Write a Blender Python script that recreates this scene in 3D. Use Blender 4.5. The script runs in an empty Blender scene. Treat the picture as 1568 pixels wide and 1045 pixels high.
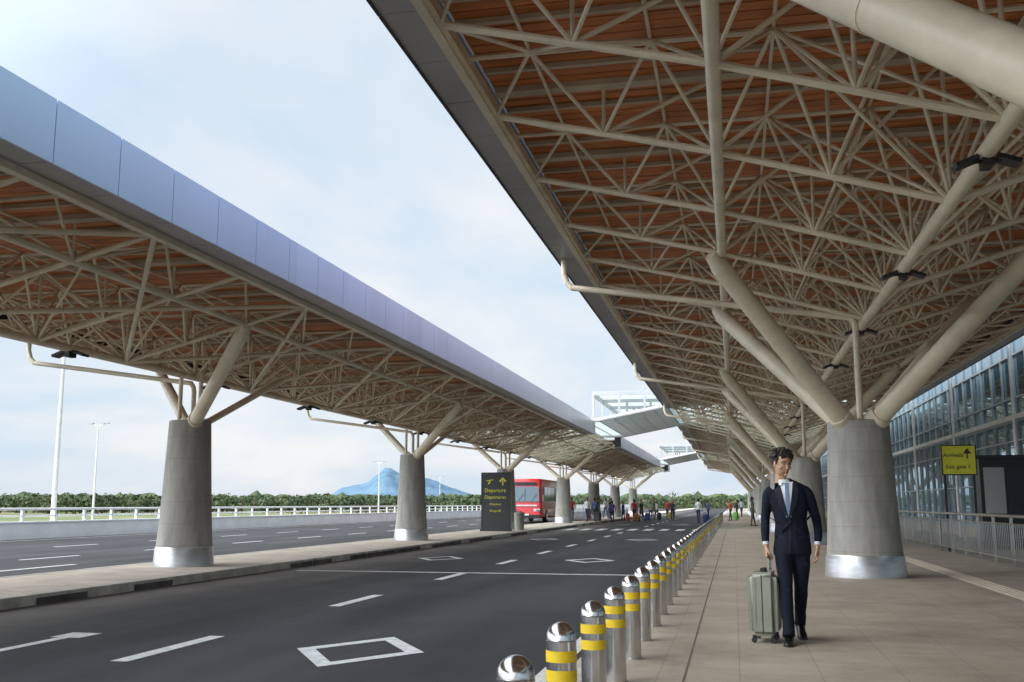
import bpy, bmesh, math, random
import numpy as np
from mathutils import Vector, Matrix, noise
from mathutils.bvhtree import BVHTree
random.seed(7); np.random.seed(7)
S=bpy.context.scene; COL=S.collection
EYE=1.27; D=2.533; Y0=19.5
# ------------------------------------------------------------------ materials
def newmat(name):
    m=bpy.data.materials.new(name); m.use_nodes=True
    nt=m.node_tree; b=nt.nodes['Principled BSDF']; return m,nt,b
def pmat(name,col,rough=.6,metal=0.,var=.0,scale=3.,bump=0.,bscale=40.,col2=None,detail=6,stretch=None,spec=.5,coat=0):
    m,nt,b=newmat(name)
    b.inputs['Roughness'].default_value=rough; b.inputs['Metallic'].default_value=metal
    b.inputs['Specular IOR Level'].default_value=spec
    if coat: b.inputs['Coat Weight'].default_value=coat
    b.inputs['Base Color'].default_value=(*col,1)
    if var>0 or bump>0 or col2:
        g=nt.nodes.new('ShaderNodeNewGeometry')
        vec=g.outputs['Position']
        if stretch:
            mp=nt.nodes.new('ShaderNodeMapping'); mp.inputs['Scale'].default_value=stretch
            nt.links.new(vec,mp.inputs['Vector']); vec=mp.outputs['Vector']
    if var>0 or col2:
        n=nt.nodes.new('ShaderNodeTexNoise'); n.inputs['Scale'].default_value=scale; n.inputs['Detail'].default_value=detail
        n.inputs['Roughness'].default_value=.65
        nt.links.new(vec,n.inputs['Vector'])
        r=nt.nodes.new('ShaderNodeValToRGB'); r.color_ramp.elements[0].position=.33; r.color_ramp.elements[1].position=.67
        c1=tuple(c*(1-var) for c in col); c2=col2 if col2 else tuple(min(1,c*(1+var)) for c in col)
        r.color_ramp.elements[0].color=(*c1,1); r.color_ramp.elements[1].color=(*c2,1)
        nt.links.new(n.outputs['Fac'],r.inputs['Fac']); nt.links.new(r.outputs['Color'],b.inputs['Base Color'])
        rr=nt.nodes.new('ShaderNodeMapRange'); rr.inputs['To Min'].default_value=max(0,rough-.07); rr.inputs['To Max'].default_value=min(1,rough+.07)
        nt.links.new(n.outputs['Fac'],rr.inputs['Value']); nt.links.new(rr.outputs['Result'],b.inputs['Roughness'])
    if bump>0:
        n2=nt.nodes.new('ShaderNodeTexNoise'); n2.inputs['Scale'].default_value=bscale; n2.inputs['Detail'].default_value=4
        nt.links.new(vec,n2.inputs['Vector'])
        bp=nt.nodes.new('ShaderNodeBump'); bp.inputs['Strength'].default_value=bump; bp.inputs['Distance'].default_value=.01
        nt.links.new(n2.outputs['Fac'],bp.inputs['Height']); nt.links.new(bp.outputs['Normal'],b.inputs['Normal'])
    return m
M={}
M['steel']=pmat('cream_painted_steel',(.72,.635,.49),.42,0,.14,1.5,0)
M['steel2']=pmat('beige_purlin',(.50,.42,.31),.55,0,.18,1.5)
M['slat']=pmat('orange_timber_slat',(.55,.165,.04),.5,0,.32,1.2,stretch=(.6,6,1),col2=(.70,.25,.075))
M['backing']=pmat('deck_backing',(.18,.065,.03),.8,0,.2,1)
M['roofmetal']=pmat('roof_sheet',(.55,.56,.58),.5,.3,.1,.6)
M['soffit']=pmat('grey_soffit_panel',(.40,.40,.39),.45,.2,.14,.7)
M['darktrim']=pmat('dark_trim',(.035,.035,.045),.5,.2,.1,2)
M['stain']=pmat('stainless_steel',(.62,.61,.60),.2,1,.08,8)
M['collar']=pmat('brushed_steel_collar',(.56,.56,.57),.36,.85,.14,3,stretch=(1,1,6))
M['yellow']=pmat('yellow_reflective_band',(.85,.60,.02),.45,0,.1,20)
M['white']=pmat('white_paint',(.80,.80,.80),.5,0,.06,2)
M['mullion']=pmat('grey_mullion',(.42,.45,.47),.4,.3,.06,2)
M['kerb']=pmat('kerb_concrete',(.48,.46,.42),.85,0,.3,2.5,.3,30)
M['kerbdark']=pmat('kerb_face_black',(.05,.05,.05),.8,0,.6,1.5,.3,30,col2=(.16,.155,.15))
M['black']=pmat('black_rubber',(.02,.02,.02),.6,0,.2,8)
M['lamp']=pmat('black_floodlight',(.015,.015,.017),.5,0,.2,8)
M['barrier']=pmat('white_parapet',(.86,.88,.90),.7,0,.08,.8)
M['signblk']=pmat('sign_black',(.02,.022,.022),.35,0,.15,3)
M['signyel']=pmat('sign_yellow',(.70,.66,.05),.5,0,.05,3)
M['concrete_island']=pmat('island_paving',(.54,.48,.40),.85,0,.2,1.3,.2,30)

def concrete():
    m,nt,b=newmat('fairfaced_concrete'); L=nt.links.new
    g=nt.nodes.new('ShaderNodeNewGeometry')
    mp=nt.nodes.new('ShaderNodeMapping'); mp.inputs['Scale'].default_value=(3,3,.7); L(g.outputs['Position'],mp.inputs['Vector'])
    n=nt.nodes.new('ShaderNodeTexNoise'); n.inputs['Scale'].default_value=1.6; n.inputs['Detail'].default_value=10; n.inputs['Roughness'].default_value=.65
    L(mp.outputs['Vector'],n.inputs['Vector'])
    r=nt.nodes.new('ShaderNodeValToRGB'); r.color_ramp.elements[0].position=.3; r.color_ramp.elements[1].position=.7
    r.color_ramp.elements[0].color=(.25,.24,.215,1); r.color_ramp.elements[1].color=(.42,.405,.37,1); L(n.outputs['Fac'],r.inputs['Fac'])
    sx=nt.nodes.new('ShaderNodeSeparateXYZ'); L(g.outputs['Position'],sx.inputs[0])
    w=nt.nodes.new('ShaderNodeMath'); w.operation='MULTIPLY'; w.inputs[1].default_value=2.3; L(sx.outputs['Z'],w.inputs[0])
    fr=nt.nodes.new('ShaderNodeMath'); fr.operation='FRACT'; L(w.outputs[0],fr.inputs[0])
    lt=nt.nodes.new('ShaderNodeMath'); lt.operation='LESS_THAN'; lt.inputs[1].default_value=.04; L(fr.outputs[0],lt.inputs[0])
    mu=nt.nodes.new('ShaderNodeMath'); mu.operation='MULTIPLY'; mu.inputs[1].default_value=.3; L(lt.outputs[0],mu.inputs[0])
    mx=nt.nodes.new('ShaderNodeMix'); mx.data_type='RGBA'; L(mu.outputs[0],mx.inputs[0]); L(r.outputs['Color'],mx.inputs[6]); mx.inputs[7].default_value=(.2,.19,.17,1)
    L(mx.outputs[2],b.inputs['Base Color']); b.inputs['Roughness'].default_value=.8
    n2=nt.nodes.new('ShaderNodeTexNoise'); n2.inputs['Scale'].default_value=45; L(g.outputs['Position'],n2.inputs['Vector'])
    bp=nt.nodes.new('ShaderNodeBump'); bp.inputs['Strength'].default_value=.3; bp.inputs['Distance'].default_value=.01
    L(n2.outputs['Fac'],bp.inputs['Height']); L(bp.outputs['Normal'],b.inputs['Normal'])
    return m
M['concrete']=concrete()

def asphalt():
    m,nt,b=newmat('asphalt'); L=nt.links.new
    g=nt.nodes.new('ShaderNodeNewGeometry')
    mp=nt.nodes.new('ShaderNodeMapping'); mp.inputs['Scale'].default_value=(1.,.12,1); L(g.outputs['Position'],mp.inputs['Vector'])
    n=nt.nodes.new('ShaderNodeTexNoise'); n.inputs['Scale'].default_value=.9; n.inputs['Detail'].default_value=6; L(mp.outputs['Vector'],n.inputs['Vector'])
    n3=nt.nodes.new('ShaderNodeTexNoise'); n3.inputs['Scale'].default_value=90; n3.inputs['Detail'].default_value=3; L(g.outputs['Position'],n3.inputs['Vector'])
    n4=nt.nodes.new('ShaderNodeTexNoise'); n4.inputs['Scale'].default_value=.35; n4.inputs['Detail'].default_value=8; n4.inputs['Roughness'].default_value=.7; L(g.outputs['Position'],n4.inputs['Vector'])
    def ramp(src,p0,p1,c0,c1):
        r=nt.nodes.new('ShaderNodeValToRGB'); r.color_ramp.elements[0].position=p0; r.color_ramp.elements[1].position=p1
        r.color_ramp.elements[0].color=(*c0,1); r.color_ramp.elements[1].color=(*c1,1); L(src,r.inputs['Fac']); return r
    r=ramp(n.outputs['Fac'],.35,.65,(.040,.040,.044),(.086,.085,.088))
    r3=ramp(n3.outputs['Fac'],.3,.7,(.5,.5,.5),(1.,1.,1.))
    r4=ramp(n4.outputs['Fac'],.35,.62,(.72,.72,.72),(1,.98,.96))
    a=nt.nodes.new('ShaderNodeMix'); a.data_type='RGBA'; a.blend_type='MULTIPLY'; a.inputs[0].default_value=1; L(r.outputs[0],a.inputs[6]); L(r3.outputs[0],a.inputs[7])
    c=nt.nodes.new('ShaderNodeMix'); c.data_type='RGBA'; c.blend_type='MULTIPLY'; c.inputs[0].default_value=1; L(a.outputs[2],c.inputs[6]); L(r4.outputs[0],c.inputs[7])
    sx=nt.nodes.new('ShaderNodeSeparateXYZ'); L(g.outputs['Position'],sx.inputs[0])
    ad=nt.nodes.new('ShaderNodeMath'); ad.operation='MULTIPLY_ADD'; ad.inputs[1].default_value=5.; L(n.outputs['Fac'],ad.inputs[0]); L(sx.outputs['X'],ad.inputs[2])
    mr=nt.nodes.new('ShaderNodeMapRange'); mr.inputs['From Min'].default_value=-4.6; mr.inputs['From Max'].default_value=-6.6; mr.inputs['To Min'].default_value=0; mr.inputs['To Max'].default_value=.85
    L(ad.outputs[0],mr.inputs['Value'])
    gt=nt.nodes.new('ShaderNodeMath'); gt.operation='GREATER_THAN'; gt.inputs[1].default_value=-11; L(sx.outputs['X'],gt.inputs[0])
    mm=nt.nodes.new('ShaderNodeMath'); mm.operation='MULTIPLY'; L(mr.outputs[0],mm.inputs[0]); L(gt.outputs[0],mm.inputs[1])
    m2=nt.nodes.new('ShaderNodeMath'); m2.operation='MULTIPLY'; L(mm.outputs[0],m2.inputs[0]); L(n4.outputs['Fac'],m2.inputs[1])
    d=nt.nodes.new('ShaderNodeMix'); d.data_type='RGBA'; L(m2.outputs[0],d.inputs[0]); L(c.outputs[2],d.inputs[6]); d.inputs[7].default_value=(.30,.265,.24,1)
    L(d.outputs[2],b.inputs['Base Color']); b.inputs['Roughness'].default_value=.8; b.inputs['Specular IOR Level'].default_value=.3
    bp=nt.nodes.new('ShaderNodeBump'); bp.inputs['Strength'].default_value=.5; bp.inputs['Distance'].default_value=.008
    L(n3.outputs['Fac'],bp.inputs['Height']); L(bp.outputs['Normal'],b.inputs['Normal'])
    return m
M['asphalt']=asphalt()
M['roadpaint']=pmat('road_marking_paint',(.50,.50,.49),.7,0,.0,14,.3,80,col2=(.82,.82,.80),detail=8)

def paving():
    m,nt,b=newmat('sidewalk_paving'); L=nt.links.new
    g=nt.nodes.new('ShaderNodeNewGeometry')
    mp=nt.nodes.new('ShaderNodeMapping'); mp.inputs['Location'].default_value=(.4,0,0); mp.inputs['Rotation'].default_value=(0,0,math.radians(90)); L(g.outputs['Position'],mp.inputs['Vector'])
    br=nt.nodes.new('ShaderNodeTexBrick'); br.offset=0.0; br.inputs['Scale'].default_value=1; br.inputs['Brick Width'].default_value=.6; br.inputs['Row Height'].default_value=.6
    br.inputs['Mortar Size'].default_value=.005; br.inputs['Mortar Smooth'].default_value=.3
    br.inputs['Color1'].default_value=(.52,.45,.36,1); br.inputs['Color2'].default_value=(.485,.42,.335,1); br.inputs['Mortar'].default_value=(.37,.32,.26,1)
    L(mp.outputs['Vector'],br.inputs['Vector'])
    n=nt.nodes.new('ShaderNodeTexNoise'); n.inputs['Scale'].default_value=.9; n.inputs['Detail'].default_value=10; n.inputs['Roughness'].default_value=.72; L(g.outputs['Position'],n.inputs['Vector'])
    r=nt.nodes.new('ShaderNodeValToRGB'); r.color_ramp.elements[0].position=.35; r.color_ramp.elements[1].position=.62
    r.color_ramp.elements[0].color=(.68,.67,.65,1); r.color_ramp.elements[1].color=(1,1,1,1); L(n.outputs['Fac'],r.inputs['Fac'])
    a=nt.nodes.new('ShaderNodeMix'); a.data_type='RGBA'; a.blend_type='MULTIPLY'; a.inputs[0].default_value=1; L(br.outputs['Color'],a.inputs[6]); L(r.outputs[0],a.inputs[7])
    n3=nt.nodes.new('ShaderNodeTexNoise'); n3.inputs['Scale'].default_value=60; L(g.outputs['Position'],n3.inputs['Vector'])
    r3=nt.nodes.new('ShaderNodeValToRGB'); r3.color_ramp.elements[0].position=.3; r3.color_ramp.elements[1].position=.7
    r3.color_ramp.elements[0].color=(.78,.78,.78,1); r3.color_ramp.elements[1].color=(1,1,1,1); L(n3.outputs['Fac'],r3.inputs['Fac'])
    c=nt.nodes.new('ShaderNodeMix'); c.data_type='RGBA'; c.blend_type='MULTIPLY'; c.inputs[0].default_value=1; L(a.outputs[2],c.inputs[6]); L(r3.outputs[0],c.inputs[7])
    L(c.outputs[2],b.inputs['Base Color']); b.inputs['Roughness'].default_value=.6
    bp=nt.nodes.new('ShaderNodeBump'); bp.inputs['Strength'].default_value=.2; bp.inputs['Distance'].default_value=.006
    L(br.outputs['Fac'],bp.inputs['Height']); bp.invert=True; L(bp.outputs['Normal'],b.inputs['Normal'])
    return m
M['paving']=paving()
M['joint']=pmat('paving_joint',(.14,.12,.10),.9,0,.3,5)
M['joint2']=pmat('paving_joint_pale',(.29,.25,.20),.9,0,.3,5)
M['tactile']=pmat('tactile_paving',(.60,.53,.42),.7,0,.15,3)

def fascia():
    m,nt,b=newmat('anodised_fascia_painted_sheen'); L=nt.links.new
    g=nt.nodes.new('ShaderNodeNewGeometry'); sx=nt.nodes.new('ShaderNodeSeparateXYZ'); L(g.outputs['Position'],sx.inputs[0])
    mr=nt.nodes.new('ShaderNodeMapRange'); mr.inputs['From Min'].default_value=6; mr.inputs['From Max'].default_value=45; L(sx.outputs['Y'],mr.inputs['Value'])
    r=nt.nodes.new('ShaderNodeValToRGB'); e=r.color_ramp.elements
    e[0].position=0; e[0].color=(.50,.72,.93,1); e[1].position=1; e[1].color=(.82,.83,.93,1)  # iridescent reflection painted into the colour, blue turning lilac along Y
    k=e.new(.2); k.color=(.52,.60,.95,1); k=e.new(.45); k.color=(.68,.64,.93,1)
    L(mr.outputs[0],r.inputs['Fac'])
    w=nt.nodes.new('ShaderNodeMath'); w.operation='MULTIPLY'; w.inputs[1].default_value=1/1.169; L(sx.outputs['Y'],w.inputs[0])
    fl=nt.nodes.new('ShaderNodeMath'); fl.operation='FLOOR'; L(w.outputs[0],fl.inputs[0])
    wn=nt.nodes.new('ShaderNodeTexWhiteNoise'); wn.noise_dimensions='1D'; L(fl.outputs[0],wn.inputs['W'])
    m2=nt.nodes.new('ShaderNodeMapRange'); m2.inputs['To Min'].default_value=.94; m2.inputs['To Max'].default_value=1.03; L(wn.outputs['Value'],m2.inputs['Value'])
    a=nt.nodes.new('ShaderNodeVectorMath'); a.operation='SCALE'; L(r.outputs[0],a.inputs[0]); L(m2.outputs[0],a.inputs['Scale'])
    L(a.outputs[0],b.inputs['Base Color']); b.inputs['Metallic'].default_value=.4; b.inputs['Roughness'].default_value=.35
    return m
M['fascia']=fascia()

def glass():
    m,nt,b=newmat('curtain_wall_glass'); L=nt.links.new
    b.inputs['Base Color'].default_value=(.025,.06,.075,1); b.inputs['Roughness'].default_value=.25
    gl=nt.nodes.new('ShaderNodeBsdfGlossy'); gl.inputs['Roughness'].default_value=.02; gl.inputs['Color'].default_value=(.55,.74,.86,1)
    g=nt.nodes.new('ShaderNodeNewGeometry'); n=nt.nodes.new('ShaderNodeTexNoise'); n.inputs['Scale'].default_value=.35; L(g.outputs['Position'],n.inputs['Vector'])
    bp=nt.nodes.new('ShaderNodeBump'); bp.inputs['Strength'].default_value=.12; bp.inputs['Distance'].default_value=.05; L(n.outputs['Fac'],bp.inputs['Height']); L(bp.outputs['Normal'],gl.inputs['Normal'])
    lw=nt.nodes.new('ShaderNodeFresnel'); lw.inputs['IOR'].default_value=1.9
    mr=nt.nodes.new('ShaderNodeMapRange'); mr.inputs['To Min'].default_value=.25; mr.inputs['To Max'].default_value=1; L(lw.outputs[0],mr.inputs['Value'])
    mx=nt.nodes.new('ShaderNodeMixShader'); L(mr.outputs[0],mx.inputs[0]); L(b.outputs[0],mx.inputs[1]); L(gl.outputs[0],mx.inputs[2])
    L(mx.outputs[0],nt.nodes['Material Output'].inputs['Surface']); return m
M['glass']=glass()
def transl():
    m,nt,b=newmat('translucent_roof_panel'); L=nt.links.new
    b.inputs['Base Color'].default_value=(.62,.68,.66,1); b.inputs['Roughness'].default_value=.4
    t=nt.nodes.new('ShaderNodeBsdfTranslucent'); t.inputs['Color'].default_value=(.62,.68,.66,1)
    mx=nt.nodes.new('ShaderNodeMixShader'); mx.inputs[0].default_value=.6; L(b.outputs[0],mx.inputs[1]); L(t.outputs[0],mx.inputs[2])
    L(mx.outputs[0],nt.nodes['Material Output'].inputs['Surface']); return m
M['transl']=transl()
def groundmat():
    m,nt,b=newmat('grassland'); L=nt.links.new
    g=nt.nodes.new('ShaderNodeNewGeometry')
    n=nt.nodes.new('ShaderNodeTexNoise'); n.inputs['Scale'].default_value=.035; n.inputs['Detail'].default_value=10; n.inputs['Roughness'].default_value=.7; L(g.outputs['Position'],n.inputs['Vector'])
    r=nt.nodes.new('ShaderNodeValToRGB'); e=r.color_ramp.elements; e[0].position=.42; e[0].color=(.10,.15,.045,1); e[1].position=.60; e[1].color=(.45,.25,.16,1)
    k=e.new(.53); k.color=(.17,.19,.07,1); L(n.outputs['Fac'],r.inputs['Fac']); L(r.outputs[0],b.inputs['Base Color']); b.inputs['Roughness'].default_value=.95
    return m
M['ground']=groundmat()
M['hill']=pmat('hazy_hill',(.115,.20,.29),1,0,.15,.012,col2=(.16,.25,.33),spec=0)  # distance haze put into the bluish base colour

# ------------------------------------------------------------------ mesh builder
class MB:
    def __init__(s): s.v=[]; s.f=[]; s.mi=[]; s.mats=[]
    def m(s,key):
        mt=M[key] if isinstance(key,str) else key
        if mt not in s.mats: s.mats.append(mt)
        return s.mats.index(mt)
    def add(s,vs,fs,key):
        o=len(s.v); s.v.extend([tuple(v) for v in vs]); k=s.m(key)
        for f in fs: s.f.append(tuple(i+o for i in f)); s.mi.append(k)
    def box(s,x0,x1,y0,y1,z0,z1,key,mtx=None):
        vs=[(x,y,z) for z in (z0,z1) for y in (y0,y1) for x in (x0,x1)]
        if mtx: vs=[mtx@Vector(v) for v in vs]
        s.add(vs,[(0,2,3,1),(4,5,7,6),(0,1,5,4),(2,6,7,3),(0,4,6,2),(1,3,7,5)],key)
    def pipe(s,p,q,r,key,n=8,r2=None,caps=True):
        p=Vector(p);q=Vector(q);t=(q-p)
        if t.length<1e-6: return
        t.normalize(); a=Vector((0,0,1)) if abs(t.z)<.9 else Vector((1,0,0))
        u=t.cross(a).normalized(); w=t.cross(u)
        r2=r if r2 is None else r2; vs=[]
        for c,rr in ((p,r),(q,r2)):
            for i in range(n):
                an=2*math.pi*i/n; vs.append(c+(u*math.cos(an)+w*math.sin(an))*rr)
        fs=[(i,i+n,(i+1)%n+n,(i+1)%n) for i in range(n)]
        if caps: fs+= [tuple(range(n)),tuple(reversed(range(n,2*n)))]
        s.add(vs,fs,key)
    def poly(s,pts,r,key,n=8):
        for a,b in zip(pts[:-1],pts[1:]): s.pipe(a,b,r,key,n)
        for c in pts[1:-1]: s.sphere(c,r,key)
    def lathe(s,prof,key,n=24,c=(0,0,0)):
        vs=[];
        for (r,z) in prof:
            for i in range(n):
                an=2*math.pi*i/n; vs.append((c[0]+r*math.cos(an),c[1]+r*math.sin(an),c[2]+z))
        fs=[]
        for k in range(len(prof)-1):
            for i in range(n): fs.append((k*n+i,k*n+(i+1)%n,(k+1)*n+(i+1)%n,(k+1)*n+i))
        fs.append(tuple(reversed(range(n)))); fs.append(tuple(range((len(prof)-1)*n,len(prof)*n)))
        s.add(vs,fs,key)
    def sphere(s,c,r,key,n=8,sc=(1,1,1)):
        vs=[];fs=[];m=max(4,n//2)
        for j in range(1,m):
            th=math.pi*j/m
            for i in range(n):
                an=2*math.pi*i/n; vs.append((c[0]+r*sc[0]*math.sin(th)*math.cos(an),c[1]+r*sc[1]*math.sin(th)*math.sin(an),c[2]+r*sc[2]*math.cos(th)))
        t=len(vs); vs.append((c[0],c[1],c[2]+r*sc[2])); vs.append((c[0],c[1],c[2]-r*sc[2]))
        for j in range(m-2):
            for i in range(n): fs.append((j*n+i,(j+1)*n+i,(j+1)*n+(i+1)%n,j*n+(i+1)%n))
        for i in range(n): fs.append((t,i,(i+1)%n)); fs.append((t+1,(m-2)*n+(i+1)%n,(m-2)*n+i))
        s.add(vs,fs,key)
    def loft(s,pts,rad,key,n=16,ref=(0,1,0),caps=True):
        ref=Vector(ref); P=[Vector(p) for p in pts]; vs=[]; N=len(P)
        for k,p in enumerate(P):
            t=(P[min(k+1,N-1)]-P[max(k-1,0)]).normalized()
            u=ref.cross(t).normalized(); w=t.cross(u)
            a,b=rad[k] if isinstance(rad[k],tuple) else (rad[k],rad[k])
            for i in range(n):
                an=2*math.pi*i/n; vs.append(p+u*math.cos(an)*a+w*math.sin(an)*b)
        fs=[]
        for k in range(N-1):
            for i in range(n): fs.append((k*n+i,k*n+(i+1)%n,(k+1)*n+(i+1)%n,(k+1)*n+i))
        if caps: fs+= [tuple(reversed(range(n))),tuple(range((N-1)*n,N*n))]
        s.add(vs,fs,key)
    def mesh(s,name,smooth=True,angle=40):
        me=bpy.data.meshes.new(name); me.from_pydata(s.v,[],s.f)
        for mt in s.mats: me.materials.append(mt)
        me.polygons.foreach_set('material_index',s.mi); me.update()
        if smooth:
            me.polygons.foreach_set('use_smooth',[True]*len(me.polygons))
            me.set_sharp_from_angle(angle=math.radians(angle))
        return me
    def obj(s,name,parent=None,loc=(0,0,0),smooth=True,angle=40):
        return place(s.mesh(name,smooth,angle),name,parent,loc)
def place(me,name,parent=None,loc=(0,0,0),rot=0):
    o=bpy.data.objects.new(name,me); COL.objects.link(o); o.location=loc; o.rotation_euler=(0,0,rot)
    if parent: o.parent=parent
    return o
def empty(name,loc=(0,0,0),rot=0):
    e=bpy.data.objects.new(name,None); COL.objects.link(e); e.location=loc; e.rotation_euler=(0,0,rot); e.empty_display_size=.3; return e
def strip(mb,x0,x1,y0,y1,z,key):
    mb.add([(x0,y0,z),(x1,y0,z),(x1,y1,z),(x0,y1,z)],[(0,1,2,3)],key)

# ------------------------------------------------------------------ people
def remesh(mb,name,vox,smooth_it=4,sm=.5):
    me=mb.mesh(name+'_src',False); o=bpy.data.objects.new('tmp',me); COL.objects.link(o)
    r=o.modifiers.new('r','REMESH'); r.mode='VOXEL'; r.voxel_size=vox; r.use_smooth_shade=True
    s_=o.modifiers.new('s','SMOOTH'); s_.iterations=smooth_it; s_.factor=sm
    dg=bpy.context.evaluated_depsgraph_get(); dg.update()
    out=bpy.data.meshes.new_from_object(o.evaluated_get(dg)); out.name=name
    bpy.data.objects.remove(o); out.materials.clear()
    out.polygons.foreach_set('use_smooth',[True]*len(out.polygons)); return out
M['skin']=pmat('skin',(.50,.29,.19),.5,0,.10,20); M['skin_d']=pmat('skin_brown',(.22,.11,.065),.5,0,.08,20)
M['lips']=pmat('lips',(.38,.17,.13),.45,0,.05,20)
M['hair']=pmat('black_hair',(.022,.016,.013),.45,0,.4,60,.8,160,stretch=(1,1,.25))
M['suit']=pmat('navy_suit_wool',(.009,.012,.024),.85,0,.25,6,.25,300,spec=.22)
M['suit2']=pmat('navy_lapel',(.014,.018,.033),.8,0,.2,6,.2,300,spec=.28)
M['shirt']=pmat('white_shirt',(.72,.76,.80),.7,0,.05,10)
M['tie']=pmat('blue_grey_tie',(.15,.23,.36),.5,0,.25,60)
M['shoe']=pmat('black_leather_shoe',(.012,.012,.013),.25,0,.2,10)
M['eye']=pmat('eye_white',(.6,.58,.55),.2,0,.02,10); M['iris']=pmat('iris',(.02,.012,.01),.15,0,.02,10)

def curve(pts,n=6):
    P=[np.array(p,float) for p in pts]; out=[]
    for i in range(len(P)-1):
        p0=P[max(i-1,0)];p1=P[i];p2=P[i+1];p3=P[min(i+2,len(P)-1)]
        for k in range(n):
            t=k/n; out.append(.5*((2*p1)+(-p0+p2)*t+(2*p0-5*p1+4*p2-p3)*t*t+(-p0+3*p1-3*p2+p3)*t**3))
    out.append(P[-1]); return out
def limb(mb,pts,key='suit',n=16,ref=(0,1,0),sub=5):
    c=curve(pts,sub); mb.loft([tuple(p[:3]) for p in c],[(float(max(p[3],.002)),float(max(p[4],.002))) for p in c],key,n,ref)

def hand_mesh(side,grip):
    mb=MB()
    limb(mb,[(0,0,.05,.024,.028),(0,0,.0,.021,.028),(0,-.002,-.03,.018,.036),(0,0,-.065,.016,.041),(0,0,-.09,.013,.040),(0,0,-.098,.006,.034)],'skin',14)
    Ls=[.070,.079,.073,.058]; ys=[-.031,-.0105,.0105,.030]; rs=[.0092,.0095,.009,.008]
    angs=(40,115,185) if grip else (14,42,66)
    for L_,y,r in zip(Ls,ys,rs):
        p=Vector((0,y*.9,-.078)); pts=[(*p,r,r)]; p=Vector((0.001*side,y,-.092)); pts.append((*p,r*1.05,r*1.05))
        for a,f in zip(angs,(.45,.31,.24)):
            a=math.radians(a+random.uniform(-4,4)+(y+.03)*120*(0 if grip else 1)); p=p+Vector((math.sin(a)*side,0.0,-math.cos(a)))*L_*f; pts.append((*p,r*(1-.12*len(pts)/5),r*(1-.12*len(pts)/5)))
        pts.append((*(p+(p-Vector(pts[-2][:3])).normalized()*.004),r*.45,r*.45))
        limb(mb,pts,'skin',10,(0,1,0),3)
    if grip: t=[(.004*side,-.022,-.025,.014),(.012*side,-.042,-.05,.0125),(.030*side,-.046,-.073,.011),(.043*side,-.036,-.088,.0095),(.047*side,-.031,-.094,.005)]
    else: t=[(.003*side,-.02,-.02,.014),(.010*side,-.043,-.045,.0125),(.018*side,-.052,-.072,.011),(.022*side,-.054,-.094,.0095),(.023*side,-.053,-.101,.005)]
    limb(mb,[(*q,q[3]) for q in t],'skin',10,(1,0,0),3)
    me=remesh(mb,'hand',.0028,3); me.materials.append(M['skin']); return me

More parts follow.
